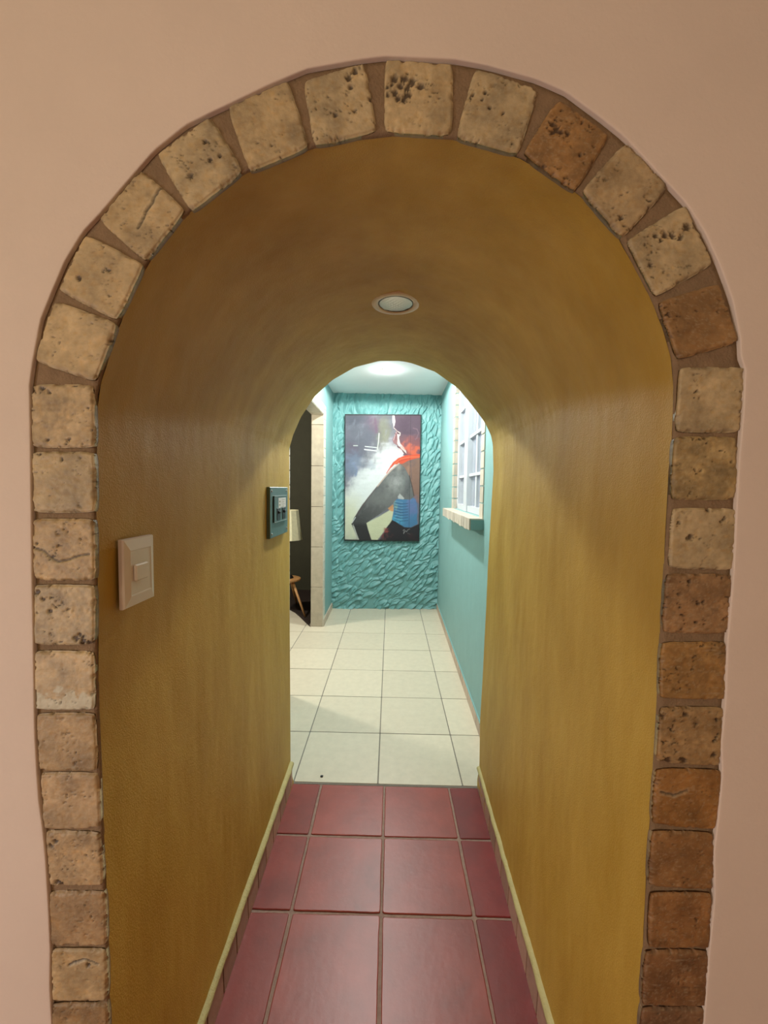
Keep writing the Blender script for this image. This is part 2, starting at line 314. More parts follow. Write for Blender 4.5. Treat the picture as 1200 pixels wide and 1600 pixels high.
def stone(key, Q, seed):
    Q = np.array(Q, float); G = 54
    u, v = np.meshgrid(np.linspace(0, 1, G), np.linspace(0, 1, G), indexing='ij')
    a = 2*u-1; b = 2*v-1; k = 1-.055*(np.abs(a*b)**5)
    e = .022*(fbm(a*2.6, b*2.6, seed, 3)-.5); k2 = np.maximum(np.abs(a), np.abs(b))**6
    a = a*(k+.022+e*k2); b = b*(k+.012-.9*e*k2+.018*(fbm(a*3, b*3, seed+5, 2)-.5)*k2)
    uu = (a+1)/2; vv = (b+1)/2
    P = (Q[0][None, None]*((1-uu)*(1-vv))[..., None]+Q[1]*(uu*(1-vv))[..., None]+Q[2]*(uu*vv)[..., None]+Q[3]*((1-uu)*vv)[..., None])
    X, Z = P[..., 0], P[..., 1]
    d = np.minimum(1-np.abs(2*u-1), 1-np.abs(2*v-1))*.05
    r = .0045; q = np.clip((r-d)/r, 0, 1)
    h = r*(1-np.sqrt(1-q*q*.96))
    sx, sz = X*100, Z*100
    n1 = fbm(sx*.33+seed, sz*.33, seed, 4); n2 = fbm(sx*1.4, sz*1.4+seed, seed+3, 4); n3 = fbm(sx*.9+2*n1, sz*2.2, seed+8, 3)
    h += .0016*(n2-.5)+.001*(n1-.5)
    # broken edge
    chip = np.clip((fbm(sx*1.1, sz*1.1, seed+21, 3)-.56)*9, 0, 1)*np.clip(1-d/.007, 0, 1); h += chip*.003
    pf = pitty.get(key, .75); pm = np.clip((fbm(sx*.6, sz*.6, seed+31, 2)-.5)*4*pf, 0, 1)
    pit = np.clip((fbm(sx*2.6+n2*2, sz*4.0, seed+41, 4)-.665)*14, 0, 1)*pm
    c0 = lin(base.get(key, (180, 146, 104)))
    tone = (.56+.92*n1)[..., None]
    col = c0*tone*(1+.22*(n3-.5))[..., None]
    warm = np.clip((n2-.5)*3, 0, 1)[..., None]*.6; col = col*(1-warm)+col*np.array([.95, .80, .54])*warm; mot = np.clip((fbm(sx*1.9+n1*3, sz*1.9, seed+71, 4)-.5)*2.2, -1, 1)[..., None]*(.28 if pitty.get(key, 0) > 1 else .13); col = col*(1+mot)
    vein = np.clip(1-np.abs(n3-.5)*26, 0, 1)[..., None]*.25; col = col*(1-vein)+np.array([.72, .6, .42])*vein*1.0
    for (x, y, rr) in spots.get(key, []):
        c = atY(x, y, Y0); s = rr/630*.62*1.1; dd = np.hypot(X-c[0], Z-c[2])*(1+1.8*(fbm(sx*5, sz*5, seed+51, 3)-.5))
        pit = np.maximum(pit, np.clip((s-dd)/s*2.4, 0, 1)*.95)
    for (p, q2) in zip(crack.get(key, [])[:-1], crack.get(key, [])[1:]):
        A = atY(*p, Y0)[[0, 2]]; B = atY(*q2, Y0)[[0, 2]]; ab = B-A
        t = np.clip(((X-A[0])*ab[0]+(Z-A[1])*ab[1])/(ab@ab), 0, 1); dd = np.hypot(X-A[0]-t*ab[0], Z-A[1]-t*ab[1])
        w = .0022*(.5+fbm(sx*3, sz*3, seed+61, 2)); pit = np.maximum(pit, np.clip((w-dd)/w*2, 0, 1)*.8)
        halo = np.clip(1-dd/.006, 0, 1)[..., None]*.4; col = col*(1-halo)+np.array([.75, .62, .42])*halo
    if key == 'L5':
        w = np.clip((vv-.68+.16*(fbm(sx*1.2, sz*1.2, 77, 3)-.5)*2.4)*25, 0, 1)[..., None]; col = col*(1-w)+np.array([.80, .70, .52])*w
    h += pit*.0028
    col = col*(1-.9*pit[..., None])+np.array([.04, .018, .008])*.82*pit[..., None]
    col = col*(1-.25*chip[..., None])
    Yp = Y0-.004+h+.0008*np.sin(seed*1.7)
    col = col*np.array([.76, .82, .74]); F = np.stack([X, Yp, Z], -1).reshape(-1, 3); cols = col.reshape(-1, 3); fs = grid_faces(G, G).tolist()
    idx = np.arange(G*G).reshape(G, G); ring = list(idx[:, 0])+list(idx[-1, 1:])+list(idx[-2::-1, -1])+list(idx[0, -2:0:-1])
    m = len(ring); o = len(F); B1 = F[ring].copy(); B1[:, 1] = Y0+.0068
    F = np.r_[F, B1]; cols = np.r_[cols, cols[ring]*.3+np.array([.085, .062, .04])]  # stone sides: mortar brown, darkened in the colour as painted shade
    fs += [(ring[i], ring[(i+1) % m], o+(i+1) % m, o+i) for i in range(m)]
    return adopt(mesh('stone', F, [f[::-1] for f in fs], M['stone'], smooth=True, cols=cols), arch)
lab = {'A7': 'keystone with a ring of dark pits', 'L5': 'stone with a pale cream patch along its lower edge', 'A3': 'stone split by a long rough crack',
 'A11': 'stone with a row of dark pits', 'L3': 'stone with crusty cream veins', 'A9': 'ochre-brown pitted stone', 'R7': 'plain ochre stone', 'R6': 'rough stone with black holes along its lower edge'}
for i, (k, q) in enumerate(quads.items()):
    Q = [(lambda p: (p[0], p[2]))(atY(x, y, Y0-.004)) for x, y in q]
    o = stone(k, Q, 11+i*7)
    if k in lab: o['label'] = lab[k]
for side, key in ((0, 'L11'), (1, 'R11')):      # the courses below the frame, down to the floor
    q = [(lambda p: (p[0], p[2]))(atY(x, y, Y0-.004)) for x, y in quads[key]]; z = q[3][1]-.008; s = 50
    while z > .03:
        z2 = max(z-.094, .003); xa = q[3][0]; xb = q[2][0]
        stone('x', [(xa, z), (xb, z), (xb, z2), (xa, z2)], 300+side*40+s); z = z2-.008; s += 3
# mortar band behind and between the stones
def nearest_match(A, n): return rsn(A, n)
Oo = rsn(OUT, 300); Ii = np.r_[rsn(NEAR, 300)]
nn = np.zeros((4, 301, 3)); sj = np.arange(301)
for j, (P, y) in enumerate(((Oo, Y0+.02), (Oo, Y0+.0015), (Ii, Y0+.0015), (Ii, Y0+.0075))):
    nn[j, :, 0] = P[:, 0]; nn[j, :, 1] = y; nn[j, :, 2] = P[:, 1]
lay = [nn[0], nn[1]]
for t in np.linspace(0, 1, 14)[1:-1]:
    L_ = nn[1]*(1-t)+nn[2]*t; L_[:, 1] += .002*(fbm(L_[:, 0]*60, L_[:, 2]*60, 91, 3)-.5); lay.append(L_)
lay += [nn[2], nn[3]]; lay = np.array(lay)
adopt(mesh('mortar', lay.reshape(-1, 3), grid_faces(len(lay), 301), M['mortar'], smooth=True), arch)['label'] = 'grey-brown mortar between the stones'

# ------------------------------------------------------------------ floors
def tiles(mb, xs, ys, gap, colf, z=0, bev=.0022, wob=0):
    for i in range(len(xs)-1):
        for j in range(len(ys)-1):
            x0, x1, y0, y1 = xs[i]+gap/2, xs[i+1]-gap/2, ys[j]+gap/2, ys[j+1]-gap/2
            if x1-x0 < .01 or y1-y0 < .01: continue
            w = lambda: random.uniform(-wob, wob)
            K = [(x0+w(), y0+w()), (x1+w(), y0+w()), (x1+w(), y1+w()), (x0+w(), y1+w())]; cx, cy = (x0+x1)/2, (y0+y1)/2
            # rounded corners, edge wobble
            ring = []
            for a in range(4):
                p = np.array(K[a]); q = np.array(K[(a+1) % 4]); L = np.linalg.norm(q-p); cr = min(.004, L*.2)
                for t in np.r_[cr/L, np.linspace(.08, .92, 7), 1-cr/L]: ring.append(p+(q-p)*t+np.array([w(), w()])*.35)
            ring = np.array(ring); m = len(ring); c = colf(cx, cy); ctr = np.array([cx, cy])
            inn = ring+(ctr-ring)/np.linalg.norm(ctr-ring, axis=1)[:, None]*bev*1.3
            zt = z+random.uniform(-.0004, .0004)
            Vv = [(p[0], p[1], z-.004) for p in ring]+[(p[0], p[1], zt-bev*.6) for p in ring]+[(p[0], p[1], zt) for p in inn]
            fs = [(k, (k+1) % m, m+(k+1) % m, m+k) for k in range(m)]+[(m+k, m+(k+1) % m, 2*m+(k+1) % m, 2*m+k) for k in range(m)]+[tuple(range(2*m, 3*m))]
            mb.add(Vv, fs, 0, c)
redc = {}
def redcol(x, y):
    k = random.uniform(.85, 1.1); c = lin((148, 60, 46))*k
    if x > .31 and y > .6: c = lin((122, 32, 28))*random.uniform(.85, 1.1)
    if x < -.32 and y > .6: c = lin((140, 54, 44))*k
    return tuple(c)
mb = MB(); xsT = [-.463, -.318, -.009, .307, .452]
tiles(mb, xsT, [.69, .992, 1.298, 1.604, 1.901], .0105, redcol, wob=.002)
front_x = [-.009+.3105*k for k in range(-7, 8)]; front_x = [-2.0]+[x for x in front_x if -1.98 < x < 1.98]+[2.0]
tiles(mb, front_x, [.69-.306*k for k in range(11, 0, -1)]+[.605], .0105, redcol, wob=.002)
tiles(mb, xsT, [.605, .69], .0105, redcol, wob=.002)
mb.add([(-2.05, -2.8, -.0035), (2.05, -2.8, -.0035), (2.05, .64, -.0035), (-2.05, .64, -.0035)], [(0, 1, 2, 3)], 1)
mb.add([(-.5, .64, -.0035), (.5, .64, -.0035), (.5, 1.908, -.0035), (-.5, 1.908, -.0035)], [(0, 1, 2, 3)], 1)
S(mb.build('floor', [M['red'], M['grout']], col=True), 'dark red clay tile floor of the passage')
def wcol(x, y): return tuple(lin((206, 195, 174))*random.uniform(.94, 1.04))
mb = MB(); hx = [-.0399+.41706*k for k in range(-7, 2)]+[.60]; hy = [1.908]+[2.3223+.41706*k for k in range(0, 9)]
tiles(mb, hx, hy, .006, wcol, bev=.001)
mb.add([(-3.0, 1.9, -.0022), (.65, 1.9, -.0022), (.65, 5.7, -.0022), (-3.0, 5.7, -.0022)], [(0, 1, 2, 3)], 1)
S(mb.build('floor_hall', [M['white'], M['grout2']], col=True), 'cream ceramic tile floor of the hall behind the passage')

# ------------------------------------------------------------------ skirting in the passage
def basestrip(name, side, xa, xb, label):
    # tiles with dark open joints, cream plaster cap on top; side -1 left, +1 right
    root = None; mb = MB(); L = Y1-.012-.66; y = .66; H = .094
    X = lambda yy: xa+(xb-xa)*(yy-.66)/(Y1-.66)
    while y < Y1-.02:
        w = random.uniform(.092, .108); y2 = min(y+w, Y1-.012)
        c = lin((180, 142, 120))*random.uniform(.75, 1.15)
        x0, x1 = X(y), X(y2-.004); hh = H+random.uniform(-.004, .004); t = .014
        mb.add([(x0, y, .001), (x1, y2-.007, .001), (x1+side*.003, y2-.007, hh), (x0+side*.003, y, hh), (x0+side*t, y, .001), (x1+side*t, y2-.007, .001), (x1+side*t, y2-.007, hh), (x0+side*t, y, hh)],
               [(0, 1, 2, 3), (0, 4, 5, 1), (3, 2, 6, 7), (0, 3, 7, 4), (1, 5, 6, 2)], 0, c)
        y = y2
    mb.add([(X(.66)+side*.006, .66, .001), (X(Y1-.012)+side*.006, Y1-.012, .001), (X(Y1-.012)+side*.006, Y1-.012, H-.006), (X(.66)+side*.006, .66, H-.006)], [(0, 1, 2, 3)], 1)
    o = S(mb.build(name, [M['skirt'], M['joint']], col=True), label)
    # cap
    n = 90; yy = np.linspace(.65, Y1-.004, n); prof = [(-.001, H-.004), (-.004, H+.002), (-.0035, H+.009), (.002, H+.014), (.012, H+.017), (.024, H+.019)]
    V = np.zeros((n, len(prof), 3))
    for i, yv in enumerate(yy):
        w = .004*(fbm(yv*30, 1., 5+side, 3)-.5); w2 = .006*(fbm(yv*14, 2., 8+side, 3)-.5)
        for j, (dx, z) in enumerate(prof): V[i, j] = (X(yv)+side*(dx+w), yv, z+w2)
    c = mesh('plaster_cap', V.reshape(-1, 3), grid_faces(n, len(prof)), M['cream'], smooth=True); c.parent = o
    return o
basestrip('baseboard_left', -1, -.452, -.456, 'low reddish tile skirting along the left passage wall')
basestrip('baseboard_right', 1, .416, .446, 'low reddish tile skirting along the right passage wall')

# ------------------------------------------------------------------ hall shell
HC = 2.57; YB = 4.865
# right wall line
RA = np.array([.549, Y1]); RB = np.array([.590, YB]); rdir = (RB-RA)/np.linalg.norm(RB-RA); rn = np.array([rdir[1], -rdir[0]])  # rn points away from hall (+x)
def RW(s, d, z): p = RA+rdir*s+rn*d; return (p[0], p[1], z)      # s along, d outward (+ = into wall)
def rs_(px, py, d=0):
    p = RA+rn*d; h = on(px, py, (p[0], p[1], 0), (rn[0], rn[1], 0)); return (h[:2]-RA)@rdir, h[2]
s_far_o = rs_(707.5, 750)[0]; s_near_o = rs_(757, 750)[0]
TB = .098; sf, sn = s_far_o-TB, s_near_o+TB; wz0, wz1 = 1.285, 2.36
print('window s', sf, sn, 'sill', rs_(708, 787), rs_(757, 795))
SL = np.linalg.norm(RB-RA)
def wallgrid(fn, ss, zs, holes, name, m, label):
    mb = MB()
    for a, b in zip(ss[:-1], ss[1:]):
        for c, d in zip(zs[:-1], zs[1:]):
            if any(h[0]-1e-4 <= a and b <= h[1]+1e-4 and h[2]-1e-4 <= c and d <= h[3]+1e-4 for h in holes): continue
            mb.add([fn(a, c), fn(b, c), fn(b, d), fn(a, d)], [(0, 1, 2, 3)])
    return S(mb.build(name, m), label)
wallgrid(lambda s, z: RW(s, 0, z), [-.001, sn, sf, SL+.02], [0, wz0, wz1, HC+.02], [(sn, sf, wz0, wz1)], 'wall_right', M['teal'], 'smooth teal hall wall holding the window')
# window reveal
mb = MB(); D = .12
for (a, b) in (((sn, wz0), (sf, wz0)), ((sf, wz0), (sf, wz1)), ((sf, wz1), (sn, wz1)), ((sn, wz1), (sn, wz0))):
    mb.add([RW(a[0], 0, a[1]), RW(b[0], 0, b[1]), RW(b[0], D, b[1]), RW(a[0], D, a[1])], [(0, 1, 2, 3)])
S(mb.build('trim_window_reveal', M['teal']))
def tilebox(mb, fn, s0, s1, z0, z1, d0, d1, c):
    b = .0015
    V = [fn(s, d, z) for s, z, d in ((s0, z0, d0), (s1, z0, d0), (s1, z1, d0), (s0, z1, d0), (s0+b, z0+b, d1), (s1-b, z0+b, d1), (s1-b, z1-b, d1), (s0+b, z1-b, d1))]
    mb.add(V, [(0, 1, 2, 3), (4, 5, 6, 7), (0, 1, 5, 4), (1, 2, 6, 5), (2, 3, 7, 6), (3, 0, 4, 7)], 0, c)
tb = lambda: tuple(lin((194, 182, 166))*random.uniform(.82, 1.06))
mb = MB(); z = wz0-.012
while z < wz1+TB:
    z2 = min(z+.098, wz1+TB)
    for s0, s1 in ((sn-TB, sn), (sf, sf+TB)): tilebox(mb, RW, s0, s1, z, z2, .002, -.006, tb())
    tilebox(mb, RW, sf-.006, sf+.002, z, z2, .12, .002, tb())
    z = z2+.006
s = sn
while s < sf-.02:
    s2 = min(s+.098, sf); tilebox(mb, RW, s+.003, s2-.003, wz1, wz1+TB, .002, -.006, tb()); s = s2
S(mb.build('trim_window_tiles', M['beige'], col=True), 'border of small pale travertine tiles around the hall window')
# sill ledge
s_far = rs_(692, 787, -.085)[0]; s_ne = s_near_o-.015
mb = MB()
zt = 1.283; zb = zt-.068; pr = -.085
V = [RW(s, d, z) for s in (s_ne, s_far) for d in (.002, pr+.008) for z in (zb, zt-.008)]
mb.add(V, [(0, 1, 3, 2), (4, 6, 7, 5), (0, 4, 5, 1), (2, 3, 7, 6), (0, 2, 6, 4), (1, 5, 7, 3)])
sill = mb.build('window_sill', M['teal']); prop(sill, 'tiled ledge jutting from the teal wall under the barred window', 'window sill')
mb = MB(); s = s_ne
while s < s_far-.02:
    s2 = min(s+.1, s_far)
    dr = random.uniform(0, .008)
    tilebox(mb, RW, s+.002, s2-.002, zb-dr, zt, pr+.008, pr, tb())
    V = [RW(a, d, z) for a, d, z in ((s+.002, pr, zt-.008), (s2-.002, pr, zt-.008), (s2-.002, .0, zt-.008), (s+.002, .0, zt-.008), (s+.003, pr+.002, zt), (s2-.003, pr+.002, zt), (s2-.003, .0, zt), (s+.003, .0, zt))]
    mb.add(V, [(0, 1, 2, 3), (4, 5, 6, 7), (0, 1, 5, 4), (1, 2, 6, 5), (2, 3, 7, 6), (3, 0, 4, 7)], 0, tb())
    s = s2
o = mb.build('ledge_tile', M['beige'], col=True); o.parent = sill; o['label'] = 'pale tiles on top and front of the ledge'
# window frame: white steel casement with glazing bars
def rbox(mb, s0, s1, d0, d1, z0, z1):
    V = [RW(s, d, z) for s in (s0, s1) for d in (d0, d1) for z in (z0, z1)]
    mb.add(V, [(0, 1, 3, 2), (4, 6, 7, 5), (0, 4, 5, 1), (2, 3, 7, 6), (0, 2, 6, 4), (1, 5, 7, 3)])
dW = .045
def sx(px): return rs_(px, 750, dW)[0]
s_end = sf-.003; s_start = sn+.003
win = empty('window_1', RW((s_end+s_start)/2, dW, wz0), 'white steel window with glazing bars in the teal hall wall', 'window'); win['kind'] = 'structure'
del win['category']
zt0 = wz0+.002; zt1 = wz1-.003
mb = MB()
for a, b in ((s_end-.07, s_end), (s_start, s_start+.04)): rbox(mb, a, b, dW-.02, dW+.03, zt0, zt1)
for a, b in ((zt0, zt0+.045), (zt1-.045, zt1)): rbox(mb, s_start, s_end, dW-.02, dW+.03, a, b)
adopt(mb.build('window_frame', M['wmetal']), win)
m0, m1 = sx(735.2), sx(730.3)     # thick mullion
print('mullion', m0, m1, 'range', s_start, s_end, 'bars', [on(x, y, (*(RA+rn*dW), 0), (*rn, 0))[2] for x, y in ((732, 671), (735, 727), (744, 657), (740, 725), (735, 790))])
mb = MB(); rbox(mb, m0, m1, dW-.028, dW+.03, zt0, zt1); adopt(mb.build('mullion', M['wmetal']), win)
mb = MB(); b0, b1 = sx(745.7), sx(743.6); rbox(mb, b0, b1, dW-.005, dW+.015, zt0, zt1); adopt(mb.build('glazing_bar', M['wmetal']), win)
for zz in (wz0+.27, wz0+.56, wz0+.84):
    mb = MB(); rbox(mb, s_start+.02, s_end-.05, dW-.012, dW+.015, zz, zz+.021); adopt(mb.build('glazing_bar', M['wmetal']), win)
mb = MB()
for zz in (wz0+.09, wz0+.79): rbox(mb, s_end-.045, s_end-.033, dW-.023, dW-.018, zz, zz+.008)
adopt(mb.build('screw', M['black']), win)
mb = MB(); rbox(mb, s_start+.01, s_end-.01, dW+.008, dW+.011, zt0, zt1); adopt(mb.build('pane', M['pane']), win)
# curtain behind the panes
n = 160; ssn = np.linspace(s_start-.1, s_end+.1, n); V = []
for s in ssn:
    d = .17+.012*math.sin(s*60)+.008*math.sin(s*23+1)
    V += [RW(s, d, 1.2), RW(s, d, 2.42)]
cur = mesh('curtain', V, grid_faces(n, 2), M['curtain'], smooth=True); prop(cur, 'pale lavender curtain hanging behind the barred window panes', 'curtain')
mb = MB(); rbox(mb, sn-.2, sf+.2, .30, .31, 1.1, 2.46); rbox(mb, sn-.2, sf+.2, .12, .31, 1.09, 1.1); rbox(mb, sn-.2, sf+.2, .12, .31, 2.46, 2.47); rbox(mb, sn-.21, sn-.2, .12, .31, 1.1, 2.46); rbox(mb, sf+.2, sf+.21, .12, .31, 1.1, 2.46)
S(mb.build('wall_window_recess', M['ceil']))

# back wall: trowelled stucco relief (real geometry)
XL, XR = -.70, .595; YBL, YBR = 4.80, 4.868
nx_, nz_ = 420, 800; gx = np.linspace(XL, XR, nx_); gz = np.linspace(0, HC, nz_); Hf = np.zeros((nx_, nz_))
dx = gx[1]-gx[0]; dz = gz[1]-gz[0]; r2 = np.random.RandomState(3)
Hf += .002*fbm(*np.meshgrid(gx*8, gz*8, indexing='ij'), 4, 3)
for k in range(1350):
    cx = r2.uniform(XL-.03, XR+.03); cz = r2.uniform(-.02, HC+.02)
    th = math.radians(34+46*min(1, max(cz, 0)/2.3)**1.1+r2.normal(0, 13)); L = r2.uniform(.05, .1); w = r2.uniform(.02, .038); hh = r2.uniform(.017, .032)
    i0, i1 = max(0, int((cx-L-XL)/dx)), min(nx_, int((cx+L-XL)/dx)+2); j0, j1 = max(0, int((cz-L)/dz)), min(nz_, int((cz+L)/dz)+2)
    if i1 <= i0 or j1 <= j0: continue
    A, B = np.meshgrid(gx[i0:i1]-cx, gz[j0:j1]-cz, indexing='ij')
    s = A*cos(th)+B*sin(th); t = -A*sin(th)+B*cos(th)+.25*s*s/L
    q = (s/L)**2+(t/w)**2; m = np.clip((1-q)*5, 0, 1)
    hnew = hh*(.45-.75*t/w)*(1-(s/L)**2*.6)
    Hf[i0:i1, j0:j1] = Hf[i0:i1, j0:j1]*(1-m)+(hnew+.25*Hf[i0:i1, j0:j1])*m
for _ in range(2):
    Hf[1:-1] = (Hf[:-2]+2*Hf[1:-1]+Hf[2:])/4; Hf[:, 1:-1] = (Hf[:, :-2]+2*Hf[:, 1:-1]+Hf[:, 2:])/4
GX, GZ = np.meshgrid(gx, gz, indexing='ij'); yb = YBL+(YBR-YBL)*(GX-XL)/(XR-XL)
V = np.stack([GX, yb-Hf, GZ], -1).reshape(-1, 3)
S(mesh('wall_back', V, grid_faces(nx_, nz_), M['teals'], smooth=True), 'teal wall of deeply trowelled stucco behind the painting')
# left hall wall with door opening
XW, XWo = -.69, -.815; dn, df, dzt = 2.74, 4.148, 2.2
wallgrid(lambda s, z: (XW, s, z), [Y1, dn, df, 4.83], [0, dzt, HC+.02], [(dn, df, 0, dzt)], 'wall_left', M['teal'], 'narrow teal hall wall beside the dark doorway')
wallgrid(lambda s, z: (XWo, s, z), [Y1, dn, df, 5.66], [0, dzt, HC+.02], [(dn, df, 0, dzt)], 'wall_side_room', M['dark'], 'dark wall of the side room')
mb = MB(); zz = 0
while zz < dzt-.01:
    z2 = min(zz+.4195, dzt); c = tuple(lin((180, 168, 148))*random.uniform(.85, 1.05))
    mb.box((XWo, df-.002, zz+.002), (XW, df+.012, z2-.002), .0015, 0, c); mb.box((XWo, dn-.012, zz+.002), (XW, dn+.002, z2-.002), .0015, 0, c); zz = z2
y = dn
while y < df-.01:
    y2 = min(y+.42, df); mb.box((XWo, y+.001, dzt-.004), (XW, y2-.001, dzt+.008), .0015, 0, lin((205, 196, 178))); y = y2
mb.box((XWo+.002, dn+.0, dzt), (XW-.002, df, dzt+.01), 0, 1)
S(mb.build('trim_door_jamb', [M['beige'], M['grout2']], col=True), 'large beige tiles lining the dark doorway')
def LW(s, d, z): return (XW-d, s, z)
mb = MB(); z = 0
while z < dzt+TB:
    z2 = min(z+.098, dzt+TB); tilebox(mb, LW, df, df+.1, z+.002, z2-.002, .002, -.006, tuple(lin((205, 200, 186))*random.uniform(.9, 1.02))); tilebox(mb, LW, dn-.1, dn, z+.002, z2-.002, .002, -.006, tb()); z = z2
y = dn
while y < df-.01:
    y2 = min(y+.1, df); tilebox(mb, LW, y+.002, y2-.002, dzt, dzt+TB, .002, -.006, lin((205, 200, 186))); y = y2
S(mb.build('trim_door_tiles', M['beige'], col=True), 'border of small pale tiles around the doorway on the teal wall')
# ceilings
mb = MB(); mb.add([(-.72, Y1, HC), (.62, Y1, HC), (.62, 4.9, HC), (-.72, 4.9, HC)], [(0, 1, 2, 3)]); S(mb.build('ceiling', M['ceil']), 'white painted hall ceiling')
# hall skirting tiles
mb = MB(); s = .01
while s < SL-.02:
    s2 = min(s+.1, SL-.01); tilebox(mb, RW, s+.0025, s2-.0025, 0.001, .075, .002, -.009, tuple(lin((190, 168, 150))*random.uniform(.85, 1.08))); s = s2
rbox(mb, .01, SL-.01, .002, -.008, .075, .083); mb.m[-6:] = [1]*6
rbox(mb, .01, SL-.01, .002, -.003, .0, .075); mb.m[-6:] = [2]*6
S(mb.build('baseboard_hall_right', [M['beige'], M['teal'], M['joint']], col=True), 'strip of small tiles along the foot of the teal window wall')
mb = MB(); s = df+.004
while s < 4.78:
    s2 = min(s+.1, 4.79); tilebox(mb, LW, s+.0025, s2-.0025, 0.001, .075, .002, -.012, tuple(lin((200, 180, 160))*random.uniform(.85, 1.08))); s = s2
S(mb.build('baseboard_hall_left', M['beige'], col=True), 'strip of small tiles at the foot of the narrow teal wall')
# side room shell
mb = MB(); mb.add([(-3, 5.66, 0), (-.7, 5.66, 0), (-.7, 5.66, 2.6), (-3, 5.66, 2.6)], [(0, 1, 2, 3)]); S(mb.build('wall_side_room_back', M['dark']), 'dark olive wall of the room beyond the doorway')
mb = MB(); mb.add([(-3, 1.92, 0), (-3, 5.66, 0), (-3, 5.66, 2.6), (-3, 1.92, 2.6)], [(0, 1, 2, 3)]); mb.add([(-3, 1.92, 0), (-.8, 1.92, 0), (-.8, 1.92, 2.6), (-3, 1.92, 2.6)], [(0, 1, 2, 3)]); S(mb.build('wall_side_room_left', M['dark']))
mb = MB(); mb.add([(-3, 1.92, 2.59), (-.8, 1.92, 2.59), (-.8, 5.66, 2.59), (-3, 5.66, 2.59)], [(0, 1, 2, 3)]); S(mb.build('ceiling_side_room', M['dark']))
# front room shell (behind the camera)
mb = MB(); mb.add([(-2, -2.8, 0), (-2, .6144, 0), (-2, .6144, 2.62), (-2, -2.8, 2.62)], [(0, 1, 2, 3)]); S(mb.build('wall_room_left', M['pink']))
mb = MB(); mb.add([(2, -2.8, 0), (2, .6144, 0), (2, .6144, 2.62), (2, -2.8, 2.62)], [(0, 1, 2, 3)]); S(mb.build('wall_room_right', M['pink']))
mb = MB(); mb.add([(-2, -2.8, 0), (2, -2.8, 0), (2, -2.8, 2.62), (-2, -2.8, 2.62)], [(0, 1, 2, 3)]); S(mb.build('wall_room_back', M['pink']))
mb = MB(); mb.add([(-2, -2.8, 2.62), (2, -2.8, 2.62), (2, .6144, 2.62), (-2, .6144, 2.62)], [(0, 1, 2, 3)]); S(mb.build('ceiling_room', M['ceil']))

# ------------------------------------------------------------------ light switch on the left passage wall
XS = -.4555
def wallbox(x0, x1, y0, y1, z0, z1, bev=0.0015):
    mb = MB(); mb.box((x0, y0, z0), (x1, y1, z1), bev); return mb
sy0, sy1, sz0, sz1 = .668, .755, 1.238, 1.358
sw = empty('light_switch', (XS, (sy0+sy1)/2, (sz0+sz1)/2), 'ivory wall switch plate on the left mustard wall near the stone arch', 'light switch')
mb = MB(); pr_ = [(0, 0, 0), (0, 0, .006), (.0015, .0015, .009), (.014, .02, .0125), (.016, .022, .0118)]
V = []
for a, b, d in pr_: V += [(XS+d-.002, sy0+a, sz0+b), (XS+d-.002, sy1-a, sz0+b), (XS+d-.002, sy1-a, sz1-b), (XS+d-.002, sy0+a, sz1-b)]
fs = [(4*i+k, 4*i+(k+1) % 4, 4*i+4+(k+1) % 4, 4*i+4+k) for i in range(4) for k in range(4)]+[(16, 17, 18, 19)]
mb.add(V, fs); adopt(mb.build('switch_plate', M['plastic']), sw)
a = atX(210, 884, XS+.012); b = atX(230, 905, XS+.012)
adopt(wallbox(XS+.009, XS+.0155, a[1], b[1], 1.283, 1.312, .002).build('rocker', M['plastic']), sw)
# breaker panel
XP = -.4715
P = lambda x, y, X=XP+.012: atX(x, y, X)
ya, yb_ = P(422, 760)[1], min(P(449.5, 760)[1], Y1-.004); za, zb_ = 1.252, 1.452
pan = empty('breaker_panel', (XP, (ya+yb_)/2, (za+zb_)/2), 'small grey-green breaker panel at the far end of the left passage wall', 'breaker panel')
mb = MB(); mb.box((XP-.012, ya, za), (XP+.012, yb_, zb_), .002); cov = adopt(mb.build('cover', M['panel']), pan)
W = yb_-ya; Hh = zb_-za
cy0, cy1, cz0, cz1 = ya+W*.16, ya+W*.86, za+Hh*.30, za+Hh*.82
mb = MB(); mb.box((XP+.011, cy0, cz0), (XP+.017, cy1, cz1), .0015); adopt(mb.build('center_plate', M['panel']), pan)
mb = MB(); mb.box((XP+.011, cy0-.004, cz0), (XP+.0165, cy0-.0005, cz1), 0); adopt(mb.build('gap', M['black']), pan)
mb = MB(); mb.box((XP+.0168, ya+W*.37, cz1-.048), (XP+.0175, ya+W*.80, cz1-.008), 0); lb = adopt(mb.build('rating_label', M['paper']), pan)
mb = MB()
for r_ in range(4): mb.box((XP+.0175, ya+W*.56, cz1-.016-r_*.009), (XP+.0178, ya+W*(.74-.04*(r_ % 2)), cz1-.018-r_*.009), 0)
for r_ in range(3): mb.box((XP+.0175, ya+W*.40, cz1-.020-r_*.014), (XP+.0178, ya+W*.48, cz1-.026-r_*.014), 0)
o = mb.build('printed_lines', mat('grey_green_ink', (165, 168, 150), .7)); o.parent = lb
for f0, f1 in ((.28, .46), (.58, .76)):
    mb = MB(); mb.box((XP+.016, ya+W*f0, cz0+.006), (XP+.019, ya+W*f1, cz0+.055), .001); bk = adopt(mb.build('breaker', M['black']), pan)
    mb = MB(); mb.box((XP+.0185, ya+W*(f0+.05), cz0+.033), (XP+.025, ya+W*(f1-.04), cz0+.043), .001); h_ = mb.build('breaker_handle', M['black']); h_.parent = bk
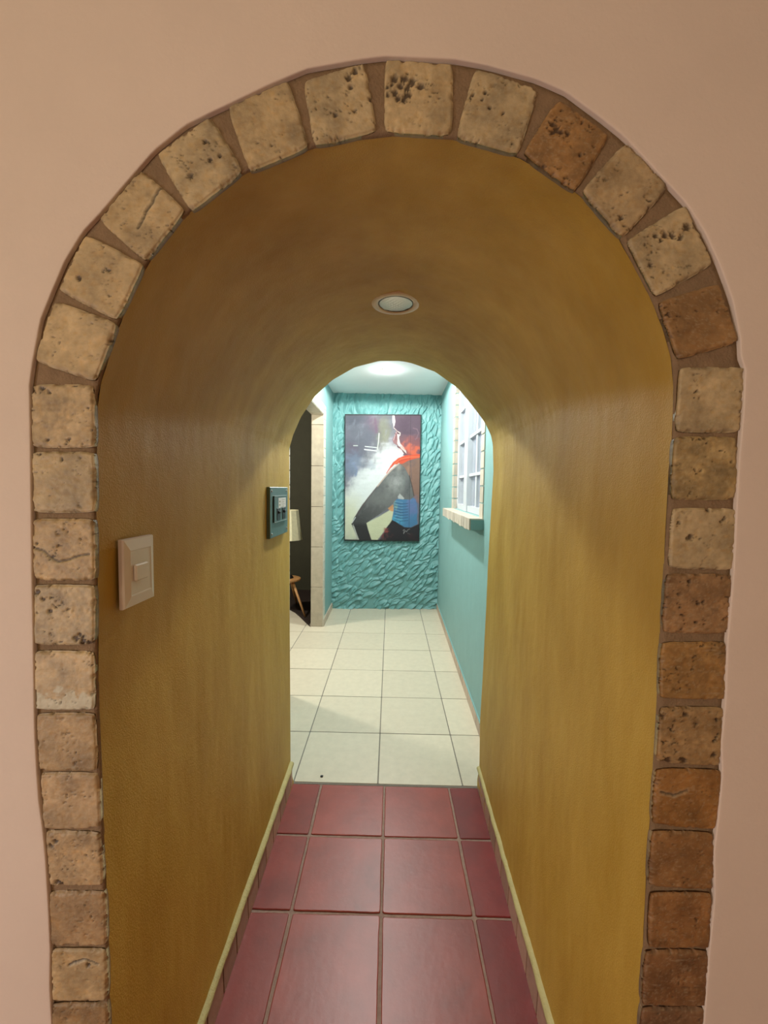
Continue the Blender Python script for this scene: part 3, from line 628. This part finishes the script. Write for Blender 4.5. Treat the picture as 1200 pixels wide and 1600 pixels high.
for (u_, v_) in ((.08, .92), (.92, .92), (.08, .08), (.92, .10)):
    mb = MB(); c = (XP+.012, ya+W*u_, za+Hh*v_); mb.rod(c, (c[0]+.003, c[1], c[2]), .0045, .0035, 12); adopt(mb.build('screw', M['steel'], smooth=False), pan)
for zc in (cz1, cz0):
    mb = MB(); mb.box((XP+.011, cy0, zc-.001), (XP+.0182, cy1, zc+.001), 0); adopt(mb.build('bright_edge', M['steel']), pan)

# ------------------------------------------------------------------ recessed lamps
def crownz(x, y):
    t = (y-Yt0)/(Y1-Yt0); q = nr*(1-t)+fr*t; s = q[60:-60]; return float(np.interp(x, s[:, 0], s[:, 1]))
c = atZ(618.5, 473, 2.03); zc = crownz(c[0], c[1])-.004
c = atZ(618.5, 473, zc)
def downlight(loc, r, label, cat, lensmat, bulb=False):
    e = empty('recessed_light', loc, label, cat)
    mb = MB(); mb.lathe([(r, .03), (r, -.001), (r-.002, -.005), (r-.012, -.0075), (r*.74, -.006), (r*.70, -.002), (r*.69, .012)], loc); adopt(mb.build('rim', M['rim'], smooth=True), e)
    mb = MB(); mb.lathe([(r*.70, -.0035), (r*.675, -.0055), (r*.66, -.0035)], loc); adopt(mb.build('retaining_ring', M['black'] if not bulb else M['rim'], smooth=True), e)
    mb = MB(); n = 40; R_ = r*.675
    V = []; rr = np.linspace(0, R_, 14)
    for q in rr:
        for k in range(n):
            x, y = q*cos(2*pi*k/n), q*sin(2*pi*k/n); z = -.004-.004*(1-(q/R_)**2)+(.0016*(math.sin(x*420)*math.sin(y*420)) if not bulb else 0)
            V.append((loc[0]+x, loc[1]+y, loc[2]+z))
    mb.add(V, [(i*n+k, i*n+(k+1) % n, (i+1)*n+(k+1) % n, (i+1)*n+k) for i in range(13) for k in range(n)])
    adopt(mb.build('lens', lensmat, smooth=True), e)
    if not bulb:
        mb = MB(); mb.lathe([(0.002, .01), (R_*.6, .008), (R_, .0)], loc, 32); adopt(mb.build('reflector', M['steel'], smooth=True), e)
    return e
downlight((c[0], c[1], zc), .0735, 'round unlit recessed lamp in the mustard vault overhead', 'ceiling light', M['frost'])
LC = atZ(604, 578, HC)
downlight((LC[0], LC[1], HC), .06, 'glowing white recessed lamp in the hall ceiling', 'ceiling light', M['led'], True)

downlight((-.1, 2.66, HC), .06, 'glowing white recessed hall ceiling lamp nearest the arch', 'ceiling light', M['led'], True)
# ------------------------------------------------------------------ painting
pc = [on(x, y, (XL, YBL-.05, 0), (-(YBR-YBL)/(XR-XL), 1, 0)) for x, y in ((540, 649), (657, 649.5), (654, 844), (539, 843))]
PW, PH = 232, 388
uu, vv = np.meshgrid(np.linspace(0, 1, PW), np.linspace(0, 1, PH), indexing='ij')
zx = 243+uu*692; zy = 175+vv*1165
img = np.zeros((PW, PH, 3)); nz1 = fbm(uu*5, vv*9, 2, 4); nz2 = fbm(uu*22+vv*9, vv*22, 5, 3); nz3 = fbm(uu*9+3, vv*50, 6, 3)
def mixc(m, c):
    global img; m = np.clip(m, 0, 1)[..., None]; img = img*(1-m)+lin(c)*m
def blob(cx, cy, rx, ry, c, k=1, ang=0, p=1.5):
    a = math.radians(ang); wx = zx+90*(nz1-.5)+60*(nz2-.5); wy = zy+90*(nz2-.5)+60*(nz3-.5); X = (wx-cx)*cos(a)+(wy-cy)*sin(a); Y = -(wx-cx)*sin(a)+(wy-cy)*cos(a)
    mixc(k*np.exp(-((X/rx)**2+(Y/ry)**2)**p), c)
def poly(pts, c, k=1, soft=4, wob=5):
    x = zx+wob*(nz2-.5)*2; y = zy+wob*(nz1-.5)*2; ins = np.zeros(x.shape, bool); dmin = np.full(x.shape, 1e9); n = len(pts)
    for i in range(n):
        (x0, y0), (x1, y1) = pts[i], pts[(i+1) % n]
        cnd = ((y0 > y) != (y1 > y)); ins ^= cnd & (x < (x1-x0)*(y-y0)/((y1-y0) or 1e-9)+x0)
        L2 = (x1-x0)**2+(y1-y0)**2+1e-9; t = np.clip(((x-x0)*(x1-x0)+(y-y0)*(y1-y0))/L2, 0, 1); dmin = np.minimum(dmin, np.hypot(x-x0-t*(x1-x0), y-y0-t*(y1-y0)))
    m = np.clip(.5+np.where(ins, dmin, -dmin)/(2*soft), 0, 1); mixc(m*k, c); return m
def line(pts, w, c, k=1):
    for (x0, y0), (x1, y1) in zip(pts[:-1], pts[1:]):
        L2 = (x1-x0)**2+(y1-y0)**2; t = np.clip(((zx-x0)*(x1-x0)+(zy-y0)*(y1-y0))/L2, 0, 1); d = np.hypot(zx-x0-t*(x1-x0), zy-y0-t*(y1-y0)); mixc(k*np.clip((w-d)/w*2, 0, 1), c)
img[:] = lin((104, 104, 118))
mixc((nz1-.35)*1.4, (128, 122, 136)); blob(500, 230, 70, 90, (122, 88, 112), .6); blob(600, 340, 90, 150, (138, 136, 116), .9); blob(300, 480, 60, 60, (104, 84, 104), .5)
blob(300, 640, 90, 120, (120, 132, 158), .8); blob(350, 320, 90, 120, (96, 100, 112), .6); blob(330, 190, 120, 60, (78, 78, 92), .7)
blob(480, 830, 170, 420, (238, 238, 240), 1, 38, 1.6); blob(660, 580, 170, 130, (232, 230, 232), .9, -20); blob(400, 1000, 150, 330, (232, 236, 236), .95, 25); blob(290, 1180, 120, 260, (228, 226, 196), .9)
mixc(np.clip((nz2-.5)*3, 0, 1)*np.clip((nz1-.4)*3, 0, 1)*np.clip((900-zy)/300, 0, 1)*.35, (150, 158, 176))
blob(340, 700, 30, 50, (110, 128, 168), .7); blob(280, 740, 22, 60, (120, 122, 150), .5); blob(470, 640, 60, 30, (160, 170, 190), .4, 20); blob(253, 868, 6, 8, (80, 60, 80), .8)
line([(318, 455), (355, 455)], 5, (200, 205, 200)); line([(425, 462), (530, 472)], 5, (225, 228, 228)); line([(420, 490), (470, 496), (530, 503)], 7, (232, 232, 235)); line([(553, 340), (548, 420), (538, 490)], 6, (212, 214, 205)); line([(365, 320), (362, 440)], 3, (125, 128, 140), .6)
line([(515, 210), (530, 330)], 14, (116, 80, 108), .5)
# head in profile
poly([(676, 170), (690, 290), (716, 318), (702, 352), (680, 400), (690, 430), (722, 448), (726, 470), (745, 482), (760, 530), (800, 552), (945, 540), (945, 170)], (98, 76, 92), 1, 4, 3)
blob(800, 260, 60, 90, (84, 62, 80), .7); blob(850, 420, 110, 60, (146, 84, 86), .8); blob(760, 390, 30, 60, (120, 84, 92), .6)
poly([(714, 322), (702, 352), (680, 402), (690, 432), (724, 450), (740, 430), (728, 360)], (164, 116, 118), .9, 4, 2)
poly([(676, 172), (694, 176), (700, 230), (694, 272), (688, 286), (676, 230)], (246, 232, 228), 1, 3, 3)
line([(690, 290), (718, 318), (748, 336), (746, 356), (726, 350)], 5, (236, 214, 208)); line([(718, 318), (704, 350), (686, 402)], 4, (206, 170, 172), .8)
poly([(722, 350), (744, 352), (738, 382), (750, 430), (776, 455), (806, 500), (810, 526), (786, 502), (760, 478), (738, 462), (722, 430), (728, 395)], (244, 228, 222), 1, 3, 3)
poly([(740, 478), (764, 490), (786, 528), (770, 542), (752, 522)], (238, 226, 220), 1, 3, 3)
line([(700, 340), (712, 352), (708, 400)], 5, (120, 70, 78), .9); line([(690, 296), (716, 318), (744, 345)], 4, (90, 60, 70), .7); line([(725, 462), (752, 466)], 5, (110, 50, 55), .9); line([(770, 500), (800, 530)], 4, (110, 80, 84), .6)
line([(868, 290), (905, 300), (920, 335), (905, 380), (890, 395)], 6, (132, 104, 116), .8); line([(875, 350), (900, 345)], 5, (122, 92, 104), .6)
blob(880, 490, 110, 42, (226, 104, 72), .95); blob(820, 460, 40, 30, (216, 112, 90), .7)
# torso, back, scarf
poly([(730, 600), (800, 575), (945, 560), (945, 1000), (880, 960), (850, 800), (800, 690)], (142, 106, 92), 1, 5); blob(850, 610, 60, 45, (122, 96, 92), .8); blob(830, 690, 40, 60, (176, 130, 108), .6); line([(850, 575), (852, 640), (858, 760)], 8, (108, 90, 92), .6)
poly([(618, 712), (650, 665), (685, 610), (735, 568), (800, 542), (945, 530), (945, 562), (900, 570), (830, 590), (775, 620), (700, 628), (660, 668), (628, 712)], (224, 84, 52), 1, 3)
line([(700, 620), (760, 575), (840, 558), (930, 556)], 6, (250, 128, 84), .7); line([(740, 600), (800, 580), (840, 575)], 4, (176, 58, 44), .7)
# lower cream, top, skirt
poly([(440, 1180), (560, 1120), (700, 1030), (700, 1160), (640, 1210), (600, 1270), (545, 1345), (470, 1345)], (222, 222, 186), 1, 5)
poly([(640, 1040), (690, 1005), (700, 1070), (668, 1066)], (216, 150, 96), .9, 4)
poly([(702, 962), (745, 952), (800, 955), (870, 930), (902, 955), (915, 1010), (922, 1190), (850, 1222), (800, 1222), (720, 1172), (680, 1152), (694, 1060)], (74, 128, 172), 1, 3)
blob(870, 1030, 45, 90, (112, 124, 176), .8); blob(740, 1150, 50, 40, (84, 172, 208), .9); blob(720, 1010, 20, 50, (150, 190, 170), .7)
for k_ in range(7): line([(705, 985+k_*27), (760, 1000+k_*27), (830, 992+k_*27)], 5, (34, 66, 98), .6); line([(715, 972+k_*27), (780, 985+k_*27)], 4, (136, 176, 190), .5)
poly([(683, 1150), (720, 1170), (800, 1220), (860, 1222), (945, 1185), (945, 1350), (560, 1350), (600, 1290), (640, 1210)], (34, 28, 36), 1, 4)
blob(640, 1270, 34, 26, (150, 66, 62), .9); blob(600, 1310, 24, 20, (122, 60, 60), .9); blob(655, 1310, 22, 14, (92, 50, 54), .8); blob(585, 1330, 26, 10, (96, 70, 72), .7); blob(870, 1300, 40, 30, (66, 34, 40), .6)
line([(785, 1250), (800, 1240), (792, 1280), (812, 1250), (820, 1262), (835, 1240), (850, 1236)], 3, (170, 165, 165), .8); line([(830, 1275), (855, 1285)], 2.5, (130, 125, 125), .6)
# arm
arm = [(742, 616), (792, 652), (840, 735), (862, 830), (885, 930), (850, 958), (800, 955), (752, 905), (718, 962), (645, 1040), (545, 1112), (442, 1182), (455, 1240), (492, 1345), (368, 1345), (330, 1255), (305, 1192), (330, 1130), (400, 1010), (500, 880), (600, 756), (665, 680)]
m = poly(arm, (112, 112, 112), 1, 3, 3); sv = img.copy()
t = (zx-300)+(1150-zy)*.9
mixc(m*np.clip(1-(t-60)/520, 0, 1)*.75, (44, 42, 44)); blobm = np.exp(-(((zx-715)/75)**2+((zy-805)/85)**2)); mixc(m*blobm*(.45+.9*(fbm(uu*30, vv*44, 12, 3)-.3)), (180, 180, 178)); mixc(m*np.clip((fbm(uu*18, vv*30, 14, 3)-.5)*3, 0, 1)*.35, (66, 66, 68))
mixc(m*np.exp(-(((zx-560)/120)**2+((zy-960)/60)**2))*.4, (140, 140, 138)); mixc(m*np.exp(-(((zx-830)/40)**2+((zy-850)/90)**2))*.6, (78, 80, 84)); mixc(m*np.clip((nz2-.5)*2, 0, 1)*.3, (150, 150, 150))
mixc(m*np.clip((zy-1170)/40, 0, 1)*.9, (42, 38, 40)); mixc(m*np.exp(-(((zx-740)/26)**2+((zy-650)/34)**2))*.5, (190, 180, 172))
line([(740, 618), (660, 690), (598, 762), (540, 836)], 8, (214, 186, 172), .8); line([(540, 836), (440, 965), (345, 1115)], 6, (96, 70, 72), .6)
line([(340, 1128), (310, 1178)], 5, (230, 230, 230), .8); line([(318, 1200), (345, 1280), (368, 1340)], 9, (196, 194, 186), .9); line([(305, 1192), (345, 1215)], 5, (20, 20, 22), .8)
poly([(750, 900), (795, 945), (785, 955), (738, 952), (735, 930)], (196, 196, 192), .9, 4); line([(840, 735), (866, 830), (885, 920)], 6, (50, 46, 50), .7)
line([(845, 175), (843, 1340)], 2.5, (40, 34, 40), .55)
img *= (.94+.12*nz3)[..., None]*.64
pc = np.array(pc); F = (pc[0]*((1-uu)*(1-vv))[..., None]+pc[1]*(uu*(1-vv))[..., None]+pc[2]*(uu*vv)[..., None]+pc[3]*((1-uu)*vv)[..., None])
pe = empty('painting', tuple((pc[2]+pc[3])/2+np.array([0, .038, 0])), 'tall painting of a figure in orange scarf on the teal stucco wall', 'painting')
adopt(mesh('painted_canvas', F.reshape(-1, 3), grid_faces(PW, PH), M['paint'], smooth=True, cols=img.reshape(-1, 3)), pe)
q = pc.copy(); q[:, 1] += .0008; ctr = q.mean(0); q = ctr+(q-ctr)*1.02; bk = q.copy(); bk[:, 1] += .036
adopt(mesh('stretcher_box', np.r_[q, bk], [(0, 1, 2, 3), (7, 6, 5, 4), (0, 4, 5, 1), (1, 5, 6, 2), (2, 6, 7, 3), (3, 7, 4, 0)], M['canvas_edge']), pe)

# ------------------------------------------------------------------ side room: rug, stool, lamp
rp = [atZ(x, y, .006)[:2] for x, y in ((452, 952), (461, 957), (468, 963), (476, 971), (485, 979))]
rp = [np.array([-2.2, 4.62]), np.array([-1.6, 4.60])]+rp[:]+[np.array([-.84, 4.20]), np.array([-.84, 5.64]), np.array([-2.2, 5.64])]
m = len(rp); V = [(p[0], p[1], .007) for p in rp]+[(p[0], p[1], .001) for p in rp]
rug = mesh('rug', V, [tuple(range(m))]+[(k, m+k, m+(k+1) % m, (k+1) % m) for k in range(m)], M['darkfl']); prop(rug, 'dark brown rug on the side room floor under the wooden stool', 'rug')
YS = 4.62
foot = atZ(477, 964, .008); sc_ = atY(449, 905, YS); sr = .155; sz = atY(449, 903, YS)[2]
print('stool', foot, sc_, sz)
st = empty('stool', (sc_[0], YS, .008), 'light wooden stool with splayed legs, carrying a lamp in the dark room', 'stool')
mb = MB(); mb.lathe([(.001, 0), (sr-.008, 0), (sr, -.006), (sr, -.02), (sr-.008, -.026), (.001, -.026)], (sc_[0], YS, sz), 40); adopt(mb.build('seat', M['wood'], smooth=False), st)
top = np.array([sc_[0], YS, sz-.024])
fr_ = math.hypot(foot[0]-sc_[0], foot[1]-YS); a0 = math.atan2(foot[1]-YS, foot[0]-sc_[0])
for k_ in range(3):
    a = a0+k_*2*pi/3; mb = MB(); p1 = top+np.array([cos(a)*.09, sin(a)*.09, 0]); p2 = np.array([sc_[0]+cos(a)*fr_, YS+sin(a)*fr_, .009])
    mb.rod(p2, p1, .0105, .017, 14); adopt(mb.build('leg', M['wood'], smooth=True), st)
lx = atY(450, 800, YS)[0]
lm = empty('table_lamp', (lx, YS, sz), 'lamp with a tapered linen shade standing on the wooden stool', 'lamp')
zs1, zs0 = atY(460, 797, YS)[2], atY(460, 843, YS)[2]; rb = atY(472.5, 843, YS)[0]-lx; rtp = atY(466.5, 797, YS)[0]-lx
mb = MB(); mb.lathe([(.001, 0), (.06, 0), (.062, .012), (.045, .03), (.02, .045), (.001, .05)], (lx, YS, sz+.0005), 32); adopt(mb.build('base', M['iron'], smooth=True), lm)
mb = MB(); mb.rod((lx, YS, sz+.04), (lx, YS, zs1-.03), .008); mb.lathe([(.001, -.03), (.02, -.02), (.027, 0), (.02, .02), (.001, .03)], (lx, YS, (sz+zs0)/2+.05), 24); adopt(mb.build('pole', M['iron'], smooth=True), lm)
mb = MB(); mb.lathe([(rb, zs0), (rtp, zs1), (rtp-.003, zs1), (rb-.003, zs0), (rb, zs0)], (lx, YS, 0), 12); adopt(mb.build('lamp_shade', M['shade'], smooth=False), lm)
mb = MB(); mb.rod((lx-rtp+.003, YS, zs1-.03), (lx+rtp-.003, YS, zs1-.03), .003, n=8); adopt(mb.build('shade_spider', M['iron']), lm)
# small dark chip on the cream tile
cp = atZ(503, 1213, .002); mb = MB(); mb.box((cp[0]-.008, cp[1]-.006, .0006), (cp[0]+.006, cp[1]+.007, .005), .002)
o = mb.build('wood_chip', M['black']); prop(o, 'tiny dark chip lying on the cream tile near the red floor', 'debris')

# ------------------------------------------------------------------ lights
def light(kind, name, loc, e, col, size=.1, rot=None):
    l = bpy.data.lights.new(name, kind); l.energy = e; l.color = col
    if kind == 'AREA': l.shape = 'DISK'; l.size = size
    else: l.shadow_soft_size = size
    o = bpy.data.objects.new(name, l); C.objects.link(o); o.location = loc
    if rot: o.rotation_euler = rot
    return o
for nm, lp, e in (('hall_lamp_light', (LC[0], LC[1], HC-.03), 85), ('hall_front_lamp_light', (-.1, 2.66, HC-.03), 100)):
    hl = light('SPOT', nm, lp, e, (.97, 1.0, .95), .04); hl.data.spot_size = math.radians(176); hl.data.spot_blend = .1
light('POINT', 'hall_lamp_glow', (LC[0], LC[1], HC-.06), 3, (.95, 1, .98), .03)
light('POINT', 'room_lamp_light', (-.85, -1.3, 2.25), 20, (1, .79, .5), .12)
light('AREA', 'room_fill_light', (-1.9, -.9, .8), 22, (.98, .94, 1), 1.0, (0, math.radians(-90), 0))  # added soft fill from low left; the room shell has no window
light('POINT', 'side_room_light', (-2.0, 3.5, 2.2), 140, (1, .94, .8), .1)  # added light out of view, brightens the lamp shade, stool and floor
w = bpy.data.worlds.new('world'); SC.world = w; w.use_nodes = True; w.node_tree.nodes['Background'].inputs[0].default_value = (.02, .018, .015, 1)

# ------------------------------------------------------------------ camera
from mathutils import Matrix
cam = bpy.data.cameras.new('camera'); co = bpy.data.objects.new('camera', cam); C.objects.link(co)
cam.sensor_fit = 'VERTICAL'; cam.sensor_height = 36; cam.sensor_width = 27; cam.lens = 36*F0/1600; cam.clip_start = .01
mtx = Matrix([[RT[0], UP[0], -fwd[0], 0], [RT[1], UP[1], -fwd[1], 0], [RT[2], UP[2], -fwd[2], CH], [0, 0, 0, 1]]); co.matrix_world = mtx
SC.camera = co
vs = SC.view_settings; SC.display_settings.display_device = 'sRGB'; vs.view_transform = 'Standard'; vs.look = 'None'; vs.gamma = 1; vs.use_curve_mapping = False; vs.exposure = 0
